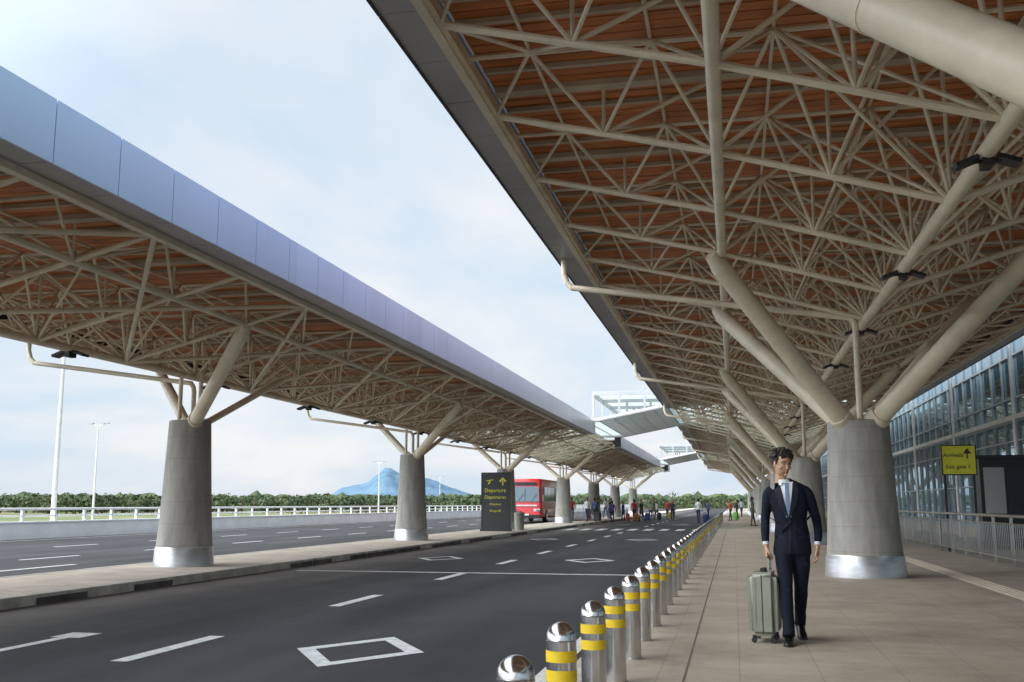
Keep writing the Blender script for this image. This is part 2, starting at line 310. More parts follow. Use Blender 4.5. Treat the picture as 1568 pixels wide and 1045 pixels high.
def businessman(loc,rot):
    root=empty('businessman',loc,rot)
    mb=MB()
    T=[(.0,.0,.80,.176,.128),(.0,.0,.86,.176,.128),(0,0,.97,.164,.120),(-.005,0,1.10,.148,.110),(-.012,-.005,1.24,.170,.122),(-.02,0,1.35,.184,.120),(-.026,.004,1.41,.166,.105),(-.035,.006,1.450,.115,.085),(-.045,.008,1.485,.07,.066),(-.05,.008,1.50,.06,.06)]
    limb(mb,T,n=28)
    AL=[(-.160,.0,1.400,.055,.062),(-.200,.004,1.36,.056,.062),(-.224,.02,1.24,.049,.056),(-.240,.035,1.12,.045,.051),(-.246,.00,1.01,.041,.045),(-.245,-.035,.905,.034,.038)]
    AR=[(.115,.0,1.400,.055,.062),(.160,.004,1.365,.056,.062),(.198,.035,1.24,.049,.056),(.236,.065,1.12,.045,.051),(.242,.015,1.01,.041,.045),(.228,-.045,.905,.034,.038)]
    limb(mb,AL); limb(mb,AR)
    limb(mb,[(0,0,.93,.15,.11),(0,0,.84,.152,.115),(0,0,.80,.12,.10)],n=20)
    limb(mb,[(-.075,0,.88,.088,.10),(-.080,-.045,.74,.086,.095),(-.084,-.12,.58,.071,.078),(-.084,-.175,.47,.062,.068),(-.082,-.215,.30,.059,.066),(-.078,-.262,.14,.055,.062),(-.077,-.285,.075,.058,.075)])
    limb(mb,[(.075,0,.88,.088,.10),(.076,.005,.74,.086,.095),(.070,.01,.58,.071,.078),(.066,.03,.47,.062,.070),(.060,.135,.32,.057,.064),(.056,.25,.18,.052,.062),(.054,.295,.125,.054,.066)])
    for (a,b,r) in (((-.20,-.03,1.14),(-.13,-.110,1.10),.010),((.13,-.110,1.12),(.19,-.03,1.17),.010),((-.16,-.1,.96),(-.03,-.125,1.08),.008),((.16,-.1,.95),(.03,-.125,1.07),.008),
                    ((-.27,-.0,1.13),(-.22,-.035,1.10),.010),((.27,.01,1.13),(.215,-.01,1.10),.010),((-.27,.0,1.08),(-.22,-.03,1.06),.009),((.262,.01,1.08),(.215,-.01,1.055),.009),((-.23,-.05,1.3),(-.17,-.06,1.26),.009),((-.13,-.22,.45),(-.04,-.24,.49),.010),((-.13,-.2,.52),(-.05,-.2,.5),.009),((.02,-.03,.47),(.11,-.03,.5),.01),
                    ((-.12,-.29,.20),(-.04,-.3,.17),.008),((-.12,-.32,.12),(-.04,-.325,.14),.009),((-.14,-.09,.72),(-.02,-.09,.78),.010),((.02,-.075,.76),(.14,-.08,.70),.010)):
        mb.pipe(a,b,r,'suit',8)
    body=remesh(mb,'suit_body',.008,5); body.materials.append(M['suit'])
    place(body,'suit_body',root)
    for v in body.vertices:
        n_=noise.noise(Vector(v.co)*7)*.007+noise.noise(Vector((v.co.x*16,v.co.y*16,v.co.z*7)))*.005
        v.co=v.co+v.normal*n_
    bm=bmesh.new(); bm.from_mesh(body); bvh=BVHTree.FromBMesh(bm); bm.free()
    def patch(name,lf,rf,z0,z1,off,mat,nz=26,nx=6):
        vs=[];fs=[]
        for j in range(nz+1):
            z=z0+(z1-z0)*j/nz; l,r=lf(z),rf(z)
            for i in range(nx+1):
                x=l+(r-l)*i/nx
                h=bvh.ray_cast(Vector((x,-1,z)),Vector((0,1,0)))[0]
                y=h.y if h else -.05
                vs.append((x,y-off,z))
        N=len(vs)
        vs+=[(x,y+off+.004,z) for x,y,z in vs]
        w=nx+1
        for j in range(nz):
            for i in range(nx): fs.append((j*w+i,j*w+i+1,(j+1)*w+i+1,(j+1)*w+i))
            fs.append((j*w,(j+1)*w,N+(j+1)*w,N+j*w)); fs.append((j*w+nx,N+j*w+nx,N+(j+1)*w+nx,(j+1)*w+nx))
        for i in range(nx): fs.append((i,N+i,N+i+1,i+1)); a=nz*w; fs.append((a+i,a+i+1,N+a+i+1,N+a+i))
        m_=MB(); m_.add(vs,fs,mat); m_.obj(name,root,angle=60)
    cx=lambda z:-.03-.01*(z-1.2)/.3
    zb,zt=1.135,1.478
    vw=lambda z:.066*((z-zb)/(zt-zb))**.8+.001
    patch('shirt_front',lambda z:cx(z)-vw(z),lambda z:cx(z)+vw(z),zb,zt,.004,'shirt')
    patch('tie',lambda z:cx(z)-(.026-.012*(z-zb)/(zt-zb)),lambda z:cx(z)+(.026-.012*(z-zb)/(zt-zb)),zb+.01,1.435,.009,'tie')
    patch('tie_knot',lambda z:cx(z)-.012-(z-1.43)*.25,lambda z:cx(z)+.012+(z-1.43)*.25,1.432,1.47,.015,'tie',6,4)
    lapw=lambda z:.052*math.sin(min(1,max(0,(z-zb)/(zt-zb)))*2.5)+.004
    patch('lapel_right',lambda z:cx(z)-vw(z)-lapw(z),lambda z:cx(z)-vw(z)+.006,zb,zt-.01,.010,'suit2')
    patch('lapel_left',lambda z:cx(z)+vw(z)-.006,lambda z:cx(z)+vw(z)+lapw(z),zb,zt-.01,.010,'suit2')
    patch('jacket_front_edge',lambda z:-.03-.10*max(0,(.95-z)),lambda z:-.012-.10*max(0,(.95-z)),.812,1.13,.005,'suit2',20,3)
    patch('pocket_flap_left',lambda z:.06,lambda z:.148,.945,.975,.006,'suit2',3,6)
    patch('pocket_flap_right',lambda z:-.152,lambda z:-.075,.945,.975,.006,'suit2',3,6)
    m_=MB()
    for z in (1.105,1.0):
        h=bvh.ray_cast(Vector((-.022,-1,z)),Vector((0,1,0)))[0]; m_.sphere((-.022,h.y-.004,z),.009,'black',8,(1,.5,1))
    m_.obj('buttons',root)
    m_=MB()
    hc=Vector((-.055,-.005,1.5))
    for sd in (-1,1):
        pts=[(hc.x+sd*.052,.045,1.515),(hc.x+sd*.060,-.01,1.510),(hc.x+sd*.045,-.055,1.495),(hc.x+sd*.012,-.078,1.478)]
        for a,b in zip(pts[:-1],pts[1:]):
            m_.add([(a[0],a[1],a[2]-.035),(b[0],b[1],b[2]-.035),b,a,(a[0]*.98+hc.x*.02,a[1]+.006,a[2]-.03),(b[0],b[1]+.006,b[2]-.03),(b[0],b[1]+.006,b[2]),(a[0],a[1]+.006,a[2])],[(0,1,2,3),(4,7,6,5),(3,2,6,7)],'shirt')
        m_.add([(hc.x+sd*.012,-.082,1.480),(hc.x+sd*.047,-.058,1.492),(hc.x+sd*.052,-.085,1.452),(hc.x+sd*.035,-.098,1.442)],[(0,1,2,3)],'shirt')
    m_.loft([(hc.x,.0,1.455),(hc.x,-.004,1.505)],[(.066,.066),(.058,.058)],'shirt',20)
    m_.obj('shirt_collar',root,angle=80)
    # head
    hm=MB()
    limb(hm,[(0,.012,-.20,.054,.056),(0,.010,-.15,.052,.055),(0,.008,-.09,.052,.056),(0,.01,-.05,.05,.06)],'skin',18)
    limb(hm,[(0,-.040,-.113,.022,.020),(0,-.030,-.106,.042,.050),(0,-.018,-.085,.055,.068),(0,-.008,-.055,.065,.080),(0,-.002,-.02,.072,.090),(0,.002,.02,.075,.096),(0,.006,.06,.073,.093),(0,.008,.095,.055,.072),(0,.008,.115,.02,.03)],'skin',24)
    limb(hm,[(0,-.088,.012,.008,.008),(0,-.098,-.010,.009,.009),(0,-.107,-.030,.011,.011),(0,-.101,-.040,.012,.009)],'skin',10)
    hm.sphere((-.010,-.096,-.038),.0075,'skin'); hm.sphere((.010,-.096,-.038),.0075,'skin')
    limb(hm,[(-.018,-.086,-.063,.004,.004),(0,-.094,-.061,.006,.006),(.018,-.086,-.063,.004,.004)],'skin',8,(0,0,1))
    limb(hm,[(-.015,-.086,-.071,.004,.004),(0,-.092,-.072,.007,.007),(.015,-.086,-.071,.004,.004)],'skin',8,(0,0,1))
    hm.sphere((0,-.080,-.096),.015,'skin',10)
    for sd in (-1,1):
        hm.sphere((sd*.076,.010,-.012),.026,'skin',12,(.32,.6,1.15))
        limb(hm,[(sd*.014,-.090,.022,.007,.006),(sd*.035,-.087,.028,.008,.007),(sd*.056,-.070,.020,.006,.006)],'skin',8,(0,0,1))
        hm.sphere((sd*.045,-.062,-.032),.019,'skin',10)
    head=remesh(hm,'head',.0038,3); head.materials.append(M['skin']); head.materials.append(M['lips'])
    for p in head.polygons:
        c_=p.center
        if abs(c_.x)<.017 and -.075<c_.z<-.061 and c_.y<-.089: p.material_index=1
    hr=empty('head_pivot',(-.064,-.012,1.650)); hr.parent=root; hr.rotation_euler=(math.radians(7),math.radians(3),math.radians(27))
    place(head,'head',hr)
    e=MB()
    for sd in (-1,1):
        e.sphere((sd*.032,-.0775,.002),.0115,'eye',12,(1.1,.8,.55)); e.sphere((sd*.032+.003,-.0855,.001),.0058,'iris',10,(1,.5,.95))
        limb(e,[(sd*.018,-.089,.0095,.0025,.0025),(sd*.032,-.0905,.011,.0028,.0028),(sd*.047,-.081,.008,.0022,.0022)],'hair',6,(0,0,1))
        limb(e,[(sd*.013,-.097,.026,.0025,.0025),(sd*.034,-.0955,.032,.0035,.0035),(sd*.056,-.078,.026,.002,.002)],'hair',6,(0,0,1))
    e.obj('eyes_and_brows',hr)
    h=MB(); rnd=random.Random(3)
    h.sphere((0,.022,.060),.086,'hair',20,(1.0,1.10,.92))
    for i in range(150):
        u=rnd.uniform(0,2*math.pi); ph=rnd.uniform(.05,1.45)
        d=Vector((math.sin(ph)*math.cos(u),math.sin(ph)*math.sin(u),math.cos(ph)))
        s0=Vector((d.x*.080,.018+d.y*.092,.060+d.z*.078))
        if d.y<-.25 and d.z<.45: continue
        fall=Vector((d.x*.034+rnd.uniform(-.014,.014),d.y*.02+rnd.uniform(-.014,.008),-.035 if d.z<.6 else rnd.uniform(0,.016)))
        limb(h,[(*s0,.013,.013),(*(s0+fall*.5+d*.012),.010,.010),(*(s0+fall+d*.006),.0035,.0035)],'hair',7,(.3,.9,.1),3)
    for i in range(22):
        x=-.062+i*.0058; l=rnd.uniform(.018,.044)*(.55+.6*abs(x+.01)/.05)
        limb(h,[(x*.8,-.060,.112,.010,.010),(x*1.0+.004,-.090+abs(x)*.25,.096,.009,.009),(x*1.08+.012,-.094+abs(x)*.38,.090-l,.003,.003)],'hair',7,(.9,.3,.1),3)
    for sd in (-1,1):
        limb(h,[(sd*.072,-.03,.06,.014,.02),(sd*.077,-.02,.02,.009,.016),(sd*.075,-.022,-.008,.004,.008)],'hair',8)
    limb(h,[(0,.085,.06,.06,.03),(0,.092,.0,.058,.024),(0,.075,-.045,.045,.018),(0,.066,-.062,.03,.008)],'hair',14)
    hm_=remesh(h,'hair',.0040,1,.4); hm_.materials.append(M['hair']); place(hm_,'hair',hr)
    h1=place(hand_mesh(1,True),'right_hand',root,(-.241,-.043,.868)); h1.rotation_euler=(math.radians(-12),0,0)
    h2=place(hand_mesh(-1,False),'left_hand',root,(.225,-.055,.868)); h2.rotation_euler=(math.radians(-14),math.radians(3),0)
    cf=MB()
    cf.loft([(-.2435,-.0385,.888),(-.245,-.034,.915)],[(.029,.033),(.032,.036)],'shirt',16); cf.loft([(.2265,-.0495,.888),(.2285,-.044,.915)],[(.029,.033),(.032,.036)],'shirt',16)
    cf.obj('shirt_cuffs',root)
    def shoe(loc,rx,rz,nm):
        s_=MB()
        limb(s_,[(0,.065,.035,.026,.030),(0,.045,.045,.036,.044),(0,.0,.045,.036,.044),(0,-.06,.034,.033,.040),(0,-.12,.027,.026,.044),(0,-.165,.022,.020,.036),(0,-.195,.018,.012,.016)],'shoe',16,(1,0,0))
        s_.loft([(0,.01,.04),(0,.015,.115)],[(.036,.045),(.038,.044)],'shoe',16)
        me=remesh(s_,nm,.006,3); me.materials.append(M['shoe'])
        for v in me.vertices:
            if v.co.z<.006: v.co.z=.006
        o=place(me,nm,root,loc); o.rotation_euler=(rx,0,rz)
        so=MB(); pr=[(-.0,.075),(.034,.05),(.034,-.01),(.038,-.06),(.046,-.12),(.036,-.17),(0,-.203),(-.036,-.17),(-.046,-.12),(-.038,-.06),(-.034,-.01),(-.034,.05)]
        n=len(pr); so.add([(a,b,0) for a,b in pr]+[(a,b,.014) for a,b in pr],[tuple(range(n)),tuple(range(n,2*n))]+[(i,(i+1)%n,(i+1)%n+n,i+n) for i in range(n)],'black')
        so.obj('sole',o)
    shoe((-.077,-.275,.0),math.radians(0),math.radians(-6),'right_shoe')
    shoe((.054,.285,.062),math.radians(24),math.radians(6),'left_shoe')
    return root
MANX,MANY=.53,10.25
businessman((MANX,MANY,0),0)

def suitcase(loc,rot,name='rolling_suitcase',col=(.29,.30,.24),handle=True,hy=.05):
    root=empty(name,loc,rot); mt=pmat('suitcase_shell',col,.38,.35,.1,6)
    bm=bmesh.new(); bmesh.ops.create_cube(bm,size=1)
    for v in bm.verts: v.co=Vector((v.co.x*.40,v.co.y*.26,v.co.z*.58+.35))
    bmesh.ops.bevel(bm,geom=bm.edges[:],offset=.045,segments=5,affect='EDGES')
    me=bpy.data.meshes.new('shell'); bm.to_mesh(me); bm.free(); me.materials.append(mt)
    me.polygons.foreach_set('use_smooth',[True]*len(me.polygons)); me.set_sharp_from_angle(angle=.9)
    place(me,'shell',root)
    mb=MB()
    for i in range(7):
        x=-.135+i*.045
        for sd in (-1,1): mb.box(x-.011,x+.011,sd*.1315-.004,sd*.1315+.004,.12,.585,mt)
    for sd in (-1,1):
        for y in (-.07,.07): mb.box(sd*.2015-.004,sd*.2015+.004,y-.011,y+.011,.12,.58,mt)
        mb.box(sd*.2005-.004,sd*.2005+.004,-.004,.004,.08,.62,'black')
    mb.box(-.10,.10,-.02,.02,.655,.67,'black'); mb.box(-.10,-.085,-.02,.02,.64,.656,'black'); mb.box(.085,.10,-.02,.02,.64,.656,'black')
    for x in (-.16,.16):
        for y in (-.085,.085):
            mb.pipe((x,y,.07),(x,y,.045),.018,'black',10); mb.pipe((x-.012,y,.026),(x+.012,y,.026),.026,'black',14)
    if handle:
        for x in (-.075,.075): mb.pipe((x,hy,.62),(x,hy,.775),.008,'stain',8)
        mb.pipe((-.085,hy,.775),(.085,hy,.775),.013,'black',12)
    mb.obj('fittings',root); return root
ang=math.radians(-98); hy=.06
gx,gy=MANX-.219,MANY-.063
suitcase((gx+hy*math.sin(ang),gy-hy*math.cos(ang),0),ang,hy=hy)

def ped_mesh(shirt,trous,skin,hair,stride,skirt=False,sex=0):
    ms=[pmat('cloth',shirt,.8,0,.15,8),pmat('cloth',trous,.85,0,.15,8),M[skin],M['hair'],M['shoe']]
    mb=MB()
    limb(mb,[(0,0,.86,.15,.10),(0,0,.98,.15,.105),(0,0,1.10,.13,.095),(0,0,1.28,.165,.11),(0,0,1.38,.16,.095),(0,0,1.44,.07,.06),(0,0,1.50,.048,.05)],'suit',14)
    for s_ in (-1,1):
        st=stride*s_
        limb(mb,[(s_*.08,0,.9,.08,.09),(s_*.085,-st*.5,.48,.055,.06),(s_*.08,-st,.08,.042,.045),(s_*.08,-st-.02,.03,.045,.05)],'suit',10)
        limb(mb,[(s_*.08,-st+.05,.035,.03,.035),(s_*.085,-st-.1,.032,.035,.028),(s_*.085,-st-.17,.025,.02,.015)],'suit',8,(1,0,0))
        limb(mb,[(s_*.15,0,1.38,.05,.05),(s_*.22,.02+st*.3,1.13,.042,.042),(s_*.23,-.05+st*.6,.88,.030,.032),(s_*.225,-.07+st*.6,.80,.018,.034),(s_*.215,-.08+st*.6,.73,.010,.016)],'suit',10)
    mb.sphere((0,-.01,1.61),.10,'suit',14,(.8,.95,1.2)); mb.sphere((0,.02,1.655),.098,'suit',14,(.9,1.,.95)); mb.sphere((0,-.105,1.59),.015,'suit')
    me=remesh(mb,'pedestrian',.017,2)
    for m_ in ms: me.materials.append(m_)
    for p in me.polygons:
        c=p.center; k=0
        if c.z<.93 and abs(c.x)<.19: k=1
        if c.z<.065: k=4
        if c.z>1.46: k=2
        if c.z>1.46 and (c.z>1.68 or (c.y>.01 and c.z>1.52)): k=3
        if abs(c.x)>.17 and c.z<(.87 if sex==0 else 1.2): k=2
        p.material_index=k
    return me
ZR=-.11
peds=[ped_mesh((.6,.6,.6),(.03,.04,.08),'skin_d','hair',.22),ped_mesh((.05,.07,.20),(.03,.03,.035),'skin_d','hair',.1),
      ped_mesh((.45,.04,.04),(.05,.05,.06),'skin_d','hair',.15,sex=1),ped_mesh((.03,.03,.035),(.03,.03,.05),'skin','hair',.2),
      ped_mesh((.06,.14,.08),(.10,.09,.08),'skin_d','hair',.12,sex=1),ped_mesh((.40,.36,.30),(.05,.07,.16),'skin_d','hair',.05,sex=1)]
rp=random.Random(11)
spots=[(-10.2,73,.03),(-9.9,75,.03),(-11.9,77,.03),(-10.4,80,.03),(-10,86,.03),(-10.5,89,.03),(-11.2,92,.03),
 (-8.8,84,ZR),(-8.1,86,ZR),(-7.4,85,ZR),(-7.9,90,ZR),(-6.9,88,ZR),(-6.6,91,ZR),(-8.6,92,ZR),(-6.0,96,ZR),(-5.2,90,ZR),(-7.3,97,ZR),(-5.6,99,ZR),
 (-2.6,78,ZR),(-2.3,95,ZR),(-.3,82,0),(.2,90,0),(1.05,62,0),(1.5,95,0),(.7,104,0),(-9.1,79,ZR)]
for i,(x,y,z) in enumerate(spots):
    o=place(peds[i%6],'pedestrian',None,(x,y,z),rp.uniform(-3,3)); s_=rp.uniform(.93,1.04); o.scale=(s_,s_,s_)
for (x,y,z,c) in ((-9.5,73.6,.034,(.03,.03,.03)),(-8.4,83.6,ZR,(.4,.05,.04)),(-7.0,86,ZR,(.05,.1,.3)),(-6.3,89.5,ZR,(.03,.03,.03)),(-5.7,95,ZR,(.45,.4,.1)),(-2.1,77.7,ZR,(.05,.06,.25)),(.1,81.5,0,(.15,.5,.1)),(-7.7,83.5,ZR,(.5,.2,.05))):
    suitcase((x,y,z),rp.uniform(0,3),'suitcase',c)

# ------------------------------------------------------------------ ground / roads
mb=MB(); strip(mb,-6000,6000,-3000,9000,-.75,'ground'); mb.obj('grassland_ground',smooth=False)
mb=MB(); mb.box(-27.4,-1.3,-40,320,-.7,ZR,'asphalt'); mb.obj('road',smooth=False)
mb=MB(); mb.box(-1.12,14,-40,320,-.7,0,'paving'); mb.box(-1.3,-1.123,-40,320,-.69,.0,'kerb')
strip(mb,-.41,-.395,-40,320,.003,'joint')
for k in range(-6,60): strip(mb,-1.1,3.7,k*4.8-.005,k*4.8+.005,.0035,'joint2')
strip(mb,2.9,2.91,-40,320,.003,'joint2')
mb.obj('sidewalk_pavement',smooth=False)
mb=MB(); mb.box(3.72,4.08,-10,140,.001,.006,'tactile')
for j in range(0,520):
    for i in range(4):
        x=3.765+i*.09; y=8+j*.09
        mb.box(x-.018,x+.018,y-.03,y+.03,.006,.011,'tactile')
mb.obj('tactile_paving_strip',smooth=False)
mb=MB(); mb.box(-12.15,-9.65,-40,320,-.69,.03,'concrete_island')
yy=-40
while yy<320:
    L_=1.2
    for xa,xb in ((-9.65,-9.48),(-12.32,-12.15)):
        mb.box(xa+.003,xb,yy+.012,yy+L_-.012,-.68,.034,'kerb')
        if xb>-11 and random.random()<.6: mb.box(xb,xb+.012,yy+.03,yy+L_-.03,-.6,-.015,'kerbdark')
    yy+=L_
mb.obj('traffic_island',smooth=False)
mb=MB(); z=ZR+.004
strip(mb,-1.62,-1.47,-40,300,z,'roadpaint')
for k in range(-8,40):
    y=9.35+5.05*k
    if abs(y-20.5)<.4: y+=.6
    if not(53<y<60): strip(mb,-5.46,-5.29,y-.9,y+.9,z,'roadpaint')
strip(mb,-9.0,-1.75,20.41,20.59,z,'roadpaint')
def diamond(cx,cy,hw,hl,w):
    o=[(cx-hw,cy),(cx,cy-hl),(cx+hw,cy),(cx,cy+hl)]
    s1=1-w/hw; s2=1-w*1.5/hl
    i_=[(cx-hw*s1,cy),(cx,cy-hl*s2),(cx+hw*s1,cy),(cx,cy+hl*s2)]
    mb.add([(a,b,z) for a,b in o+i_],[(0,1,5,4),(1,2,6,5),(2,3,7,6),(3,0,4,7)],'roadpaint')
for cy in (9.55,25.6,40.5,70): diamond(-3.53,cy,.64,1.02,.19)
for cy in (25.8,40.5,70): diamond(-7.4,cy,.62,1.02,.19)
strip(mb,-6.95,-6.82,5.5,9.8,z,'roadpaint'); strip(mb,-7.05,-6.70,9.802,10.2,z,'roadpaint')
for i in range(9):
    x=-9.0+i*.85; strip(mb,x,x+.42,54.5,58,z,'roadpaint')
strip(mb,-15.0,-14.85,-40,21.5,z,'roadpaint')
for k in range(-4,60):
    for x in (-17.4,-21.6):
        y=6+k*5.6+(1.5 if x<-20 else 0); strip(mb,x-.07,x+.07,y,y+2.4,z,'roadpaint')
strip(mb,-26.6,-26.45,-40,300,z,'roadpaint')
mb.obj('road_markings',smooth=False)

mb=MB(); X=-27.4
mb.box(X-.3,X+.0,-40,300,-.8,.52,'barrier')
mb.box(X-.34,X+.04,-40,300,.522,.58,'barrier')
y=-40
while y<300:
    mb.box(X-.19,X-.09,y,y+.12,.58,1.06,'white'); y+=2.0
mb.pipe((X-.14,-40,.80),(X-.14,300,.80),.035,'white'); mb.pipe((X-.14,-40,1.07),(X-.14,300,1.07),.05,'white')
mb.obj('parapet_railing')
# ------------------------------------------------------------------ canopy
def interp(o,tab):
    o=abs(o)
    for (a,za),(b,zb) in zip(tab[:-1],tab[1:]):
        if o<=b+1e-6: return za+(zb-za)*(o-a)/(b-a)
    return tab[-1][1]
def bay_mesh(name,nodes,tab,top,rs):
    mb=MB(); rc,rl,rt,rw=rs
    full=sorted(set([-n for n in nodes]+list(nodes))); E=nodes[-1]
    zb=lambda o: interp(o,tab)
    step=nodes[1]
    tops=[-(nodes[i]+nodes[i+1])/2 for i in range(len(nodes)-1)]; tops=sorted(tops+[-t for t in tops])
    for a,b in zip(full[:-1],full[1:]): mb.pipe((a,0,zb(a)),(b,0,zb(b)),rt,'steel',8,caps=False)
    mb.pipe((-E,D/2,top-.02),(E,D/2,top-.02),rt*.72,'steel',6,caps=False)
    mb.pipe((0,0,zb(0)),(0,D,zb(0)),rc,'steel',12,caps=False)
    for o in (-nodes[2],nodes[2]): mb.pipe((o,0,zb(o)),(o,D,zb(o)),rl,'steel',10,caps=False)
    for o in (-E,E): mb.pipe((o,0,zb(o)),(o,D,zb(o)),rt*.8,'steel',6,caps=False)
    for t in tops: mb.pipe((t,0,top+.01),(t,D,top+.01),rw*.9,'steel',6,caps=False)
    for o in full:
        for t in tops:
            if abs(abs(o-t)-step/2)<.12 or (o==0 and abs(t)<step*1.7):
                mb.pipe((o,0,zb(o)),(t,D/2,top),rw,'steel',6,caps=False)
                mb.pipe((o,D,zb(o)),(t,D/2,top),rw,'steel',6,caps=False)
    for o in full[1:-1]:
        mb.pipe((o,0,zb(o)),(o,0,top),rw,'steel',6,caps=False)
        if abs(o)<E-step*.5 and o!=0:
            s_=1 if o>0 else -1
            mb.pipe((o-s_*step,0,top),(o,0,zb(o)),rw*1.1,'steel',6,caps=False)
        mb.box(o-.05,o+.05,-.012,.012,zb(o)+rt*.6,zb(o)+.14,'steel2')
    mb.box(-E,E,-.09,.09,top+.045,top+.12,'steel2')
    for q in (D*.25,D*.75): mb.box(-E,E,q-.035,q+.035,top+.06,top+.118,'steel2')
    return mb.mesh(name)
def bay_diag(name,nodes,tab,rt):
    mb=MB(); zb=lambda o: interp(o,tab)
    E=nodes[-1]
    for s_ in (-1,1):
        pts=[(s_*o,zb(o)) for o in nodes]
        for dirn in (1,-1):
            for (a,za),(b,zb_) in zip(pts[:-1],pts[1:]):
                ya=abs(a)/E*D*2; yb=abs(b)/E*D*2
                mb.pipe((a,dirn*ya,za-.01),(b,dirn*yb,zb_-.01),rt,'steel',8,caps=False)
    return mb.mesh(name)
CR=2.5; CL=-11.0
nodR=[0,1.28,2.56,3.9,5.25]; tabR=[(0,3.36+EYE),(2.56,4.13+EYE),(5.25,4.80+EYE)]; topR=5.02+EYE
nodL=[0,1.2,2.4,3.6]; tabL=[(0,2.62+EYE),(3.6,3.54+EYE)]; topL=3.74+EYE
colK=[-12,-6,0,6,12,19,25,31,38,44]
gaps=[(13,18),(32,37)]
KMIN,KMAX=-12,50
def build_canopy(name,cx,nodes,tab,top,rs,ext_out,kmax,lavender,diag,zt_l=None):
    root=empty(name,(0,0,0))
    bm_=bay_mesh('space_frame_bay',nodes,tab,top,rs)
    for k in range(KMIN,kmax): place(bm_,'space_frame_bay',root,(cx,Y0+k*D,0))
    if diag:
        dm=bay_diag('bracing',nodes,tab,rs[2]*1.05)
        for k in range(KMIN+2,kmax-2):
            if k%2==1: place(dm,'bracing',root,(cx,Y0+k*D,0))
    E=nodes[-1]
    segs=[]; s=KMIN
    for a,b in gaps:
        segs.append((s,a)); s=b
    segs.append((s,kmax))
    for a,b in segs:
        if a>=b: continue
        ya,yb=Y0+a*D,Y0+b*D
        d=MB()
        y=ya+.01
        while y<yb-.2:
            d.box(cx-E-.02,cx+E+.02,y,y+.18,top+.125,top+.15,'slat'); y+=.205
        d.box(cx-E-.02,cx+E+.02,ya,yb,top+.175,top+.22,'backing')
        d.obj('timber_deck',root,smooth=False)
        r=MB(); r.box(cx-E-.08,cx+E+.08,ya,yb,top+.23,top+.29,'roofmetal')
        for sd in (-1,1):
            xi=cx+sd*E; zi=tab[-1][1]
            r.box(min(xi,xi+sd*.10),max(xi,xi+sd*.10),ya,yb,zi-.08,zi+.20,'steel')
            n=int(round((yb-ya)/1.169)); w=(yb-ya)/n
            xo=xi+sd*(.10+ext_out)
            zt=zt_l if lavender else zi+.55
            for i in range(n):
                a0=ya+i*w+.007; a1=ya+(i+1)*w-.007
                x0,x1=sorted((xi+sd*.104,xo)); r.box(x0,x1,a0,a1,zi+.0,zi+.03,'soffit')
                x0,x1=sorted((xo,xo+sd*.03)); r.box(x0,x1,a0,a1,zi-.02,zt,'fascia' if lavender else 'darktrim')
            x0,x1=sorted((xi+sd*.11,xo-sd*.01)); r.box(x0,x1,ya,yb,zi+.035,zt-.02,'darktrim')
        r.obj('roof_edge',root,smooth=False)
    f=MB()
    fz=tab[0][1]
    for k in range(KMIN,kmax,2):
        y=Y0+(k+.35)*D
        f.box(cx-.05,cx+.05,y-.10,y+.10,fz-.15,fz-.05,'lamp')
        for sd in (-1,1):
            mt=Matrix.Translation((cx+sd*.19,y,fz-.09))@Matrix.Rotation(sd*.35,4,'Y')
            f.box(-.11,.11,-.10,.10,-.022,.022,'lamp',mt)
            f.pipe((cx,y,fz-.08),(cx+sd*.14,y,fz-.085),.02,'lamp')
    f.obj('floodlights',root,smooth=False)
    return root
build_canopy('terminal_canopy',CR,nodR,tabR,topR,(.085,.075,.045,.0255),.42,KMAX,False,False)
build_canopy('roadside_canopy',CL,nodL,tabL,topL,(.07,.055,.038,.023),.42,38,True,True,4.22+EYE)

for gi,(a,b) in enumerate(gaps):
    root=empty('glazed_link_roof'); ya,yb=Y0+a*D+.02,Y0+b*D-.02
    g=MB(); fr=MB()
    prof=[(-15.2,4.32),(-6.7,4.32),(-3.2,5.0),(8.2,5.36)]
    for (x0,z0),(x1,z1) in zip(prof[:-1],prof[1:]):
        g.add([(x0,ya,z0+EYE),(x1,ya,z1+EYE),(x1,yb,z1+EYE),(x0,yb,z0+EYE)],[(0,1,2,3)],'transl')
        for yy in (ya,yb): fr.pipe((x0,yy,z0+EYE-.06),(x1,yy,z1+EYE-.06),.10,'white',8)
        n=max(2,int((x1-x0)/.7))
        for i in range(n+1):
            t=i/n; fr.pipe((x0+(x1-x0)*t,ya,z0+(z1-z0)*t+EYE-.05),(x0+(x1-x0)*t,yb,z0+(z1-z0)*t+EYE-.05),.035,'white',6)
    n=40
    for i in range(n):
        yy=ya+(yb-ya)*(i+.5)/n
        fr.pipe((-6.7,yy,4.25+EYE),(-3.2,yy,4.93+EYE),.022,'white',4)
    for yy in (ya,ya+4,ya+8,yb):
        zt=5.72+EYE
        fr.box(-7.0,-3.0,yy-.06,yy+.06,zt-.18,zt,'roofmetal')
        for xx in (-6.95,-5.6,-4.3,-3.05):
            z0=4.35+max(0,(xx+6.7))*.2
            fr.box(xx-.06,xx+.06,yy-.06,yy+.06,z0+EYE,zt-.18,'roofmetal')
    for xx in (-6.95,-3.05): fr.box(xx-.06,xx+.06,ya+.06,yb-.06,5.5+EYE,5.71+EYE,'roofmetal')
    g.add([(-7,ya,5.74+EYE),(-3,ya,5.74+EYE),(-3,yb,5.74+EYE),(-7,yb,5.74+EYE)],[(0,1,2,3)],'transl')
    g.obj('glazing',root,smooth=False); fr.obj('frame',root)

